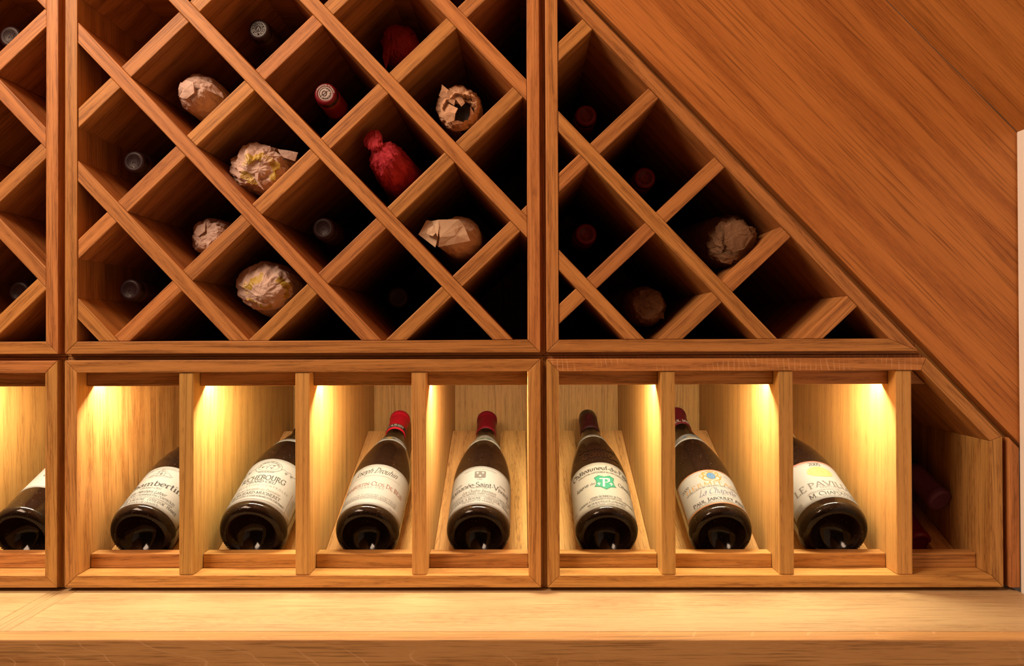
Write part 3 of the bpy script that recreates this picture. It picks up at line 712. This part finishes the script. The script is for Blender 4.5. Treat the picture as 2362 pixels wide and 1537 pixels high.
b6 = shown(.2545, .0402, .318, 'bottle with a blue and gold crest on an orange edged label', 'cap_wine', cap_len=.054)
L = Lab(b6, .0145, .0915, .0560)
H6 = 77.0
L.addm([[(-56+i*2, a), (-54+i*2, a), (-54+i*2, a+1.1), (-56+i*2, a+1.1)] for i in range(56) for a in (0.0, H6-1.1)]+line([(-55.5, 0), (-55.5, H6)], 1.0)+line([(55.5, 0), (55.5, H6)], 1.0), 'orange')
L.addm(line([(-54+i*2, 2.0) for i in range(55)], .5), 'gold')
cr = []
for sg in (-1, 1):
    cr += line([(sg*6.5, 68), (sg*8.5, 71), (sg*11, 69), (sg*9, 64), (sg*12, 58), (sg*9, 53)], 1.7)+line([(sg*9, 64), (sg*6.5, 61)], 1.3)+line([(sg*12, 60), (sg*15, 64), (sg*13, 68)], 1.0)+line([(sg*9, 53), (sg*5, 52), (sg*2, 50.5)], 1.2)+ell(sg*8.6, 70.5, 2, 2, 10)
cr += line([(-5, 71.5), (-5.5, 74.5), (-2.5, 72.5), (0, 75), (2.5, 72.5), (5.5, 74.5), (5, 71.5), (-5, 71.5)], .9)+ring(0, 62, 6.3, 8.2, .8, 22)
L.addm(cr, 'gold'); L.addm(ell(0, 62, 5.8, 7.6, 22), 'blue'); L.addm(ring(0, 62, 3.4, 5, .5, 16)+line([(-2, 64), (2, 60)], .5)+line([(-2, 60), (2, 64)], .5), 'midgrey')
L.t('2009', .66, .075, 14, 'ink', u=-41, thick=.10); L.t('HERMITAGE', .545, .095, 82, 'gold', thick=.10, thin=.03, space=.14); L.t('APPELLATION HERMITAGE CONTRÔLÉE', .485, .042, 84, 'grey')
L.t('La Chapelle', .285, .165, 50, 'slate', shear=.55, serif=False, thick=.09, thin=.02); L.t('DOMAINE', .225, .03, 22, 'midgrey', space=.3)
L.t('Paul Jaboulet Aîné', .105, .088, 74, 'ink', small=.8, thick=.18, thin=.06); L.t("TAIN L'HERMITAGE (DRÔME) FRANCE", .052, .034, 72, 'grey', space=.15)
L.addm(line([(-22, 68), (-15, 68.5)], .4)+line([(18, 66), (25, 66)], .4), 'midgrey'); L.done()
neck(b6, .1935, .2200, .040, .007, prints=[(fan([(-15, 8), (-8, 14), (0, 19.5), (8, 18), (17, 9), (8, 11), (0, 8), (-8, 9)]), 'blue'), (ell(0, 11.5, 7, 5, 14)+ell(6, 10, 4, 3, 10), 'palegold'), (line([(-26, 5), (-16, 9)], .7)+line([(17, 10), (26, 6)], .7), 'slate')])
inked('lettering', text('PAUL JABOULET', .0075, .008, .2690, .056, thick=.22, thin=.1), b6['map'](.0011), M['white'], b6['cap'])

b7 = shown(.3970, .0432, .305, 'wide bottle with a round gold seal on its label, last lit bay', 'cap_maroon')
L = Lab(b7, .0190, .1030, .0640)
L.addm([[(-64+i*2, 81.2), (-62+i*2, 81.2), (-62+i*2, 84), (-64+i*2, 84)] for i in range(64)], 'rose')
L.addm(ell(2, 58.5, 17, 12.2, 30), 'palegold'); L.addm(ring(2, 58.5, 13, 9, .5)+line([(-8, 55), (0, 60), (9, 54)], .6)+line([(-6, 62), (2, 64), (10, 61)], .6)+ring(2, 58, 4, 5, .5, 14), 'gold')
L.t('2005', .865, .08, 16, 'ink', thick=.12); L.t('LE PAVILLON', .30, .135, 96, 'grey', u=4, thick=.13, thin=.04); L.t('ERMITAGE', .255, .055, 27, 'midgrey', u=3)
L.t('APPELLATION ERMITAGE CONTRÔLÉE', .19, .034, 64, 'midgrey', u=3); L.t('M. Chapoutier', .085, .092, 64, 'ink', u=3, small=.8, thick=.13); L.t('PROPRIÉTAIRE-RÉCOLTANT A TAIN FRANCE', .045, .026, 62, 'midgrey', u=3)
for q in range(4): L.t('MIS EN BOUTEILLE', .12-.03*q, .025, 18, 'midgrey', u=-50)
L.done()

# --- the dark end bay
bA8 = bottle('bottle with a red capsule lying low in the dark end bay', (.519, .335, -.142), at(2121, 1255, .092), R=.0325, sh=.12, capm='cap_deepred', detail=False, cap_len=.05, group='bottles in the dark end bay')
bB8 = bottle('small bottle with a purple capsule lying higher up in the dark end bay', (.510, .262, -.124), at(2170, 1157, .082), R=.0225, sh=.075, capm='cap_purple', detail=False, cap_len=.06, name='half_bottle', group='bottles in the dark end bay')

# ------------------------------------------------------------------ bottles lying in the lattice
def rest_axis(px, py, y, rack, R):
    """where a lying bottle of radius R touches the two slats below the cell that holds the point"""
    aB, aF, fB, fF = LAT[rack]; q = at(px, py, y)
    nB = (-math.sin(math.radians(aB)), math.cos(math.radians(aB))); nF = (-math.sin(math.radians(aF)), math.cos(math.radians(aF)))
    vb, vf = q.x*nB[0]+q.z*nB[1], q.x*nF[0]+q.z*nF[1]
    kb = max([c for c in fB if c < vb] or [min(fB)]); kf = max([c for c in fF if c < vf] or [min(fF)])
    A = np.array([nB, nF]); p = np.linalg.solve(A, [kb+R+.0006, kf+R+.0006])
    return float(p[0]), float(p[1])
def lying(label, px, py, y, rack, capm, R=.0385, capr=None, prints=None, group=None):
    ax, az = rest_axis(px, py, y, rack, R); tip = at(px, py, y)
    return bottle(label, (ax, y+.302, az), tip, R=R, sh=.125, capm=capm, detail=False, lip=False, group='bare bottles lying in the lattice racks')
def discmap(b, lift=.0003):
    T = b['tip']; u, x, n = b['u'], b['x'], b['n']
    return lambda a, c: T+u*lift+x*a+n*c
def stamp(b, m='cap_wine'):
    q = ring(0, 0, .0092, .0092, .0004, 26)+ring(0, 0, .0048, .0048, .0003, 20)+bend(text('MIS EN BOUTEILLE FRANCE', .0022, 0, 0, .036, serif=False, thick=.1, thin=.05), .0060)
    q += line([(-.002, -.002), (0, .003), (.002, -.002)], .0006)
    inked('emblem', q, discmap(b, .0001), M[m], b['cap'])
M['relief'] = mat('plum_foil_relief', (.032, .014, .017), .25, .5)
for lab, px, py, y, rk, m in (
    ('bottle with a dark capsule at the top left corner, partly behind a slat', 22, 84, .05, 1, 'cap_dark'),
    ('bottle with a dark capsule low in the left edge rack, half behind a slat', 43, 674, .07, 1, 'cap_dark'),
    ('bottle with a plum capsule in the topmost row of the middle rack', 596, 67, .05, 2, 'cap_dark'),
    ('bottle with a dark embossed capsule beside the left post, upper of two', 308, 373, .045, 2, 'cap_dark'),
    ('bottle with a dark embossed capsule below the crimson wrapped bottle, left of the cream paper', 745, 527, .045, 2, 'cap_dark'),
    ('bottle with a dark embossed capsule beside the left post, lower of two', 299, 669, .045, 2, 'cap_dark'),
    ('bottle with a barely visible dark capsule in the lowest row of the middle rack', 917, 686, .11, 2, 'cap_dark')):
    stamp(lying(lab, px, py, y, rk, m), 'relief')
for lab, px, py, y in (('bottle with a dull red capsule, topmost in the triangular rack', 1352, 266, .085), ('bottle with a dull red capsule right of the first long slat of the triangular rack', 1488, 410, .09),
                       ('bottle with a dull red capsule, lower one beside the triangular rack post', 1352, 540, .08)):
    stamp(lying(lab, px, py, y, 3, 'cap_deepred'), 'cap_maroon')
br = lying('bottle with a red capsule printed with a white disc, middle of the top rows', 750, 216, .025, 2, 'cap_deepred')
q = ell(.0, .0, .0088, .0088, 26)
inked('emblem', q, discmap(br, .0002), M['dullwhite'], br['cap'], label='white printed disc')
q = bend(text('RECOLTANT', .0018, 0, 0, .026, serif=False, thick=.2, thin=.14), .0098, .2)
inked('lettering', q, discmap(br, .0003), M['white'], br['cap'])
q = ring(0, 0, .0072, .0072, .0006, 22)+ring(-.001, 0, .0028, .0032, .0009, 14)+line([(-.003, -.002), (.003, .003)], .0008)+bend(text('DE FRANCE', .0018, 0, 0, .022, serif=False), .0052, 2.4)
inked('lettering', q, discmap(br, .0004), M['cap_maroon'], br['cap'])

# --- bottles wrapped in paper
def cat_rom(P, t):
    n = len(P)-1; k = min(int(t*n), n-1); s = t*n-k
    a, b, c, d = P[max(k-1, 0)], P[k], P[k+1], P[min(k+2, n)]
    return .5*((2*b)+(-a+c)*s+(2*a-5*b+4*c-d)*s*s+(-a+3*b-3*c+d)*s**3)
def wrapped(label, rack, ref, R, secs, m, seed, fold=.16, nfold=9, ns=84, nt=46, bands=(), words=None, facets=(), hole=None, amp=None, twist=0.0):
    """secs: sections of the paper from the gathered tip back to the body: (px, py, y, radius in mm, squash)"""
    ax, az = rest_axis(ref[0], ref[1], ref[2], rack, R)
    ysh = max(s[2] for s in secs)
    base = V3((ax, .415, az))
    root = thing('wrapped_bottle', label, 'bottle', base+V3((0, 0, ZO)), 'paper wrapped bottles in the lattice racks')
    # the bottle inside
    qc = at(secs[-1][0], secs[-1][1], secs[-1][2]); tipc = V3((qc.x, max(secs[-1][2]-.012, secs[0][2]+.03), qc.z)) if hole is None else at(*secs[0][:2], secs[0][2]-.010); u, x, n = fr = frame(base, tipc); Lb = (tipc-base).length
    prof = [(0.004, .002), (0, R*.75), (.002, R-.005), (.006, R-.0035), (.095, R-.0035)]+[(tt, radius(tt, R-.0045, Lb, .10)) for tt in np.linspace(.17, Lb-.002, 12)]+[(Lb, .010 if hole is None else .0125)]
    v, f = lathe(prof, base+V3((0, 0, ZO)), fr, 40); build('glass', v, f, M['glass'], root, smooth=True)
    if hole is not None:
        v, f = lathe([(Lb-.03, .0146), (Lb+.0005, .0146), (Lb+.0015, .0136), (Lb+.0015, .0134), (Lb+.0015, .002)], base+V3((0, 0, ZO)), fr, 40, False, True)
        cp = build('capsule', v, f, M['black'], root); T = base+u*(Lb+.0017)+V3((0, 0, ZO))
        inked('emblem', ring(0, 0, .0118, .0118, .0004)+ring(0, 0, .0085, .0085, .0003)+bend(text('FRANCE', .0022, 0, 0, .02, serif=False, thick=.1), .0092, 2.2), lambda a, c: T+x*a+n*c, M['midgrey'], cp)
    # sections: drawn ones, then the body lying on its slats
    P = [np.array([*at(px, py, y), r*1e-3, sq]) for px, py, y, r, sq in secs]
    l = P[-1]
    P += [np.array([l[0]*.6+ax*.4, ysh+.055, l[2]*.6+az*.4, max(float(l[3])*1.03, R*.70), 1]), np.array([ax, ysh+.115, az, R*.90, 1]), np.array([ax, ysh+.165, az, R-.0002, 1]), np.array([ax, .412, az, R-.0002, 1])]
    rnd = random.Random(seed); sd = V3((rnd.uniform(0, 50), rnd.uniform(0, 50), rnd.uniform(0, 50)))
    ph = [rnd.uniform(0, 6.28) for _ in range(4)]
    nd = len(P)-1; body0 = (len(secs)-1)/nd
    def S(th, t):
        p = cat_rom(P, t); q = cat_rom(P, min(t+.01, 1)) if t < .99 else p; q0 = cat_rom(P, max(t-.01, 0))
        d = V3((q-q0)[:3]); d = d.normalized() if d.length > 1e-6 else V3((0, 1, 0))
        if d.y < 0: d = -d
        d = (d+V3((0, 1.3, 0))).normalized()
        X = V3((1, 0, 0)); X = X-d*X.dot(d)
        if X.length < .3: X = V3((0, 0, 1)); X = X-d*X.dot(d)
        X.normalize(); Z = d.cross(X)
        r = max(float(p[3]), .0003); sq = float(p[4])
        k = max(0.0, 1-t/max(body0+.22, .01)); a = fold*min(1, k*1.6)
        th2 = th+twist*k
        w = V3((math.cos(th2)*1.3, math.sin(th2)*1.3, t*5))+sd
        rid = 1-2*abs(noise.noise(w*1.5)); rid2 = 1-2*abs(noise.noise(w*3.3+V3((7, 3, 1))))
        pl = abs(math.sin(th2*nfold/2+ph[0]+2.2*noise.noise(w)))
        rr = r*(1+a*(.60*(pl-.6)+.85*(rid-.5)+.50*(rid2-.5)))
        rr = max(rr, .0003)
        return V3(p[:3])+X*(math.cos(th)*rr)+Z*(math.sin(th)*rr*sq)+d*(a*r*.5*noise.noise(w*2.1))
    v = []; f = []; fm = []
    for j in range(nt+1):
        t = (j/nt)**1.25
        for i in range(ns): v.append(S(2*math.pi*i/ns, t)+V3((0, 0, ZO)))
    for j in range(nt):
        t = ((j+.5)/nt)**1.25
        for i in range(ns):
            k = (i+1) % ns; f.append([j*ns+i, j*ns+k, (j+1)*ns+k, (j+1)*ns+i])
            th = 2*math.pi*(i+.5)/ns; fm.append(1 if any(t0+wv*math.sin(th*kk+p0) < t < t1+wv*math.sin(th*kk+p0) and math.sin(3*th+p0*2) > -.45 for t0, t1, wv, kk, p0 in bands) else 0)
    if hole is None: f.append(list(range(ns-1, -1, -1))); fm.append(0)
    f.append([nt*ns+i for i in range(ns)]); fm.append(0)
    wr = build('paper_wrap', v, f, M[m], root, mats=[M[m], M['band']], fmat=fm, smooth=False)
    for wd, th0, th1, t0, t1 in (words or ()):
        q = text(wd, .82, .0, .09, 1.0, serif=False, thick=.16, thin=.1)
        c = S(th0, .5)
        def mp(a, b):
            th = th0+(th1-th0)*(a+.5); t = t0+(t1-t0)*b; p = S(th, t); cc = V3(cat_rom(P, t)[:3])
            return p+(p-cc).normalized()*.0007+V3((0, -.0006, ZO))
        inked('lettering', q, mp, M['bandtext'], wr, split=False)
    for pts, mm in facets:                   # loose folded corners of the sheet
        vv = [at(a, b, y)+V3((0, 0, ZO)) for a, b, y in pts]; nn = len(vv)
        vb = [p+V3((.0003, .0012, .0002)) for p in vv]
        c0 = sum(vv, V3())/nn+V3((0, -.0018, 0)); c1 = sum(vb, V3())/nn
        fs = [[i, (i+1) % nn, nn*2] for i in range(nn)]+[[nn+(i+1) % nn, nn+i, nn*2+1] for i in range(nn)]+[[(i+1) % nn, i, nn+i, nn+(i+1) % nn] for i in range(nn)]
        build('paper_fold', vv+vb+[c0, c1], fs, M[mm], root)
    return root
wrapped('bottle in crumpled white tissue with a folded tip pointing left', 2, (455, 215, .06), .0385,
        [(440, 203, .030, 4, .7), (440, 206, .031, 12, .8), (447, 211, .036, 19, .85), (456, 217, .05, 23, .95), (466, 222, .075, 27, 1)], 'tissue', 11, .13, 5,
        facets=[([(413, 196, .026), (428, 184, .028), (446, 190, .024), (448, 214, .024), (430, 228, .027), (414, 224, .027), (421, 210, .026)], 'tissue'),
                ([(411, 206, .030), (416, 190, .030), (430, 194, .029), (422, 214, .029)], 'tissue'),
                ([(446, 190, .026), (462, 182, .034), (490, 193, .04), (512, 214, .05), (515, 226, .048), (488, 212, .036), (462, 205, .028)], 'tissue')])
wrapped('bottle in tan paper torn open over its dark top', 2, (1060, 252, .06), .0385,
        [(1068, 264, .056, 15.2, .95), (1068, 264, .046, 15.2, 1), (1066, 261, .034, 17.5, 1), (1062, 255, .033, 22, 1), (1058, 251, .048, 26.5, 1), (1061, 254, .085, 28.5, 1)], 'tan', 5, .20, 5, hole=True,
        facets=[([(1019, 195, .024), (1034, 207, .024), (1052, 226, .027), (1047, 243, .026), (1031, 232, .026), (1012, 221, .026), (1018, 206, .022)], 'tan'),
                ([(1036, 203, .036), (1062, 214, .030), (1072, 238, .029), (1064, 246, .025), (1050, 228, .026)], 'tan'),
                ([(1014, 236, .034), (1036, 240, .027), (1056, 250, .024), (1050, 262, .022), (1048, 278, .027), (1032, 284, .03), (1018, 266, .03)], 'tan'),
                ([(1085, 246, .030), (1094, 262, .032), (1092, 282, .032), (1076, 284, .027), (1084, 266, .025)], 'tan'),
                ([(1040, 280, .028), (1056, 278, .024), (1074, 284, .026), (1082, 294, .034), (1066, 300, .036), (1046, 290, .032)], 'tan')])
wrapped('bottle in pale tissue with a twist and olive gold printed bands', 2, (600, 388, .06), .0395,
        [(597, 392, .024, 2.0, 1), (597, 391, .026, 9, .95), (596, 388, .028, 21, .88), (596, 387, .040, 30, .85), (598, 387, .065, 34, .9)], 'tissue', 23, .24, 6, twist=1.0, nt=60, ns=110,
        bands=((.17, .27, .03, 1, .5),), words=(('MONGEARD', 2.9, 1.9, .185, .255), ('MUGNERET', 5.9, 5.0, .185, .255), ('MONGEARD', 4.2, 3.4, .18, .25)),
        facets=[([(640, 344, .05), (664, 347, .052), (687, 352, .056), (680, 372, .054), (650, 362, .048)], 'tissue'),
                ([(588, 400, .025), (596, 398, .024), (598, 420, .028), (608, 438, .03), (596, 428, .03), (588, 412, .027)], 'tissue')])
wrapped('bottle in pleated pale tissue with a gold printed band, in the bottom row', 2, (615, 662, .06), .0395,
        [(604, 684, .024, 1.5, 1), (605, 680, .026, 9, .9), (608, 672, .03, 21, .82), (611, 664, .045, 32, .84), (613, 661, .07, 35.5, .9)], 'tissue', 41, .17, 7, twist=1.0, nt=60, ns=110,
        bands=((.24, .31, .05, 1, 1.0),), words=(('MONGEARD', 3.7, 2.9, .235, .30), ('MUGNERET', 2.6, 1.8, .235, .30)),
        facets=[([(556, 672, .045), (585, 694, .036), (600, 706, .036), (570, 700, .046)], 'tissue')])
wrapped('bottle in bright crimson tissue with a knotted twisted tail', 2, (905, 372, .06), .0385,
        [(864, 303, .026, 1.5, 1), (863, 312, .027, 8, .9), (862, 326, .028, 10.5, .9), (868, 338, .031, 7.5, .9), (875, 346, .033, 9.5, 1), (886, 360, .038, 17, 1), (897, 376, .055, 22, 1), (906, 388, .085, 25.5, 1)], 'pink', 3, .36, 5, nt=60,
        facets=[([(864, 300, .024), (878, 310, .026), (880, 326, .027), (866, 318, .022)], 'pink'), ([(841, 325, .028), (850, 308, .025), (862, 318, .022), (858, 338, .026), (850, 346, .028)], 'pink'), ([(884, 332, .034), (900, 326, .036), (910, 336, .04), (898, 350, .034), (884, 348, .032)], 'pink')])
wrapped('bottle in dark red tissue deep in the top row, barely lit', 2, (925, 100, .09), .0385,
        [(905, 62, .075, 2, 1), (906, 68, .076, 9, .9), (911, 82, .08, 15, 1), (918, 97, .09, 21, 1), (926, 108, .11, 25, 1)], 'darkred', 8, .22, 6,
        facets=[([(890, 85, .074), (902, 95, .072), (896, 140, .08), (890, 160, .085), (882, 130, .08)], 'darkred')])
wrapped('bottle in dim crumpled tissue behind a slat, left of the gold banded one', 2, (487, 547, .07), .0385,
        [(478, 540, .055, 2, 1), (480, 541, .056, 10, .9), (484, 544, .06, 17, .95), (488, 547, .075, 21.5, 1), (492, 550, .10, 26, 1)], 'tissue', 15, .24, 9, twist=.9,
        facets=[([(447, 537, .06), (456, 521, .06), (474, 514, .058), (472, 534, .052), (458, 545, .056)], 'tissue')])
wrapped('bottle under a smooth folded sheet of cream paper', 2, (1045, 545, .06), .0385,
        [(1020, 538, .040, 3, .6), (1022, 538, .041, 14, .8), (1034, 540, .045, 20, .9), (1050, 544, .06, 24, .95), (1062, 548, .085, 27, 1)], 'cream', 31, .12, 5,
        facets=[([(965, 541, .030), (984, 508, .032), (1000, 511, .030), (1004, 530, .025), (1010, 546, .026), (1004, 571, .030)], 'cream'),
                ([(986, 528, .025), (1000, 520, .023), (1008, 535, .022), (998, 545, .021), (984, 540, .024)], 'cream'),
                ([(996, 510, .029), (1011, 507, .024), (1013, 522, .022), (1009, 546, .021), (1003, 530, .023)], 'cream'),
                ([(1011, 507, .024), (1058, 506, .034), (1070, 520, .037), (1048, 529, .029), (1014, 548, .022)], 'cream'),
                ([(1014, 548, .022), (1048, 529, .028), (1070, 520, .036), (1078, 540, .036), (1085, 556, .038), (1011, 570, .026)], 'cream')])
wrapped('bottle in brown kraft paper with a flat folded end, in the triangular rack', 3, (1690, 560, .06), .0395,
        [(1700, 553, .028, 3, 1), (1700, 553, .029, 17, 1), (1696, 554, .034, 25, .95), (1688, 556, .05, 30, .95), (1676, 556, .085, 34, 1)], 'brown', 19, .20, 6,
        facets=[([(1672, 518, .018), (1697, 508, .019), (1722, 522, .019), (1738, 545, .021), (1716, 575, .017), (1690, 582, .017), (1671, 562, .016)], 'brown'), ([(1650, 588, .03), (1676, 584, .024), (1696, 592, .024), (1686, 610, .03), (1664, 606, .032)], 'brown'),
                ([(1626, 540, .06), (1646, 520, .052), (1664, 528, .036), (1660, 570, .036), (1640, 580, .05)], 'brown')])
wrapped('bottle in brown kraft paper, dim, in the lower row of the triangular rack', 3, (1490, 708, .08), .0385,
        [(1494, 704, .06, 3, 1), (1494, 703, .061, 14, 1), (1493, 704, .066, 20, 1), (1491, 706, .085, 23, 1), (1488, 708, .11, 27, 1)], 'brown', 27, .14, 6,
        facets=[([(1462, 722, .066), (1480, 716, .058), (1496, 738, .064), (1478, 745, .07)], 'brown'), ([(1520, 715, .068), (1531, 722, .072), (1532, 736, .074), (1522, 734, .07)], 'brown')])
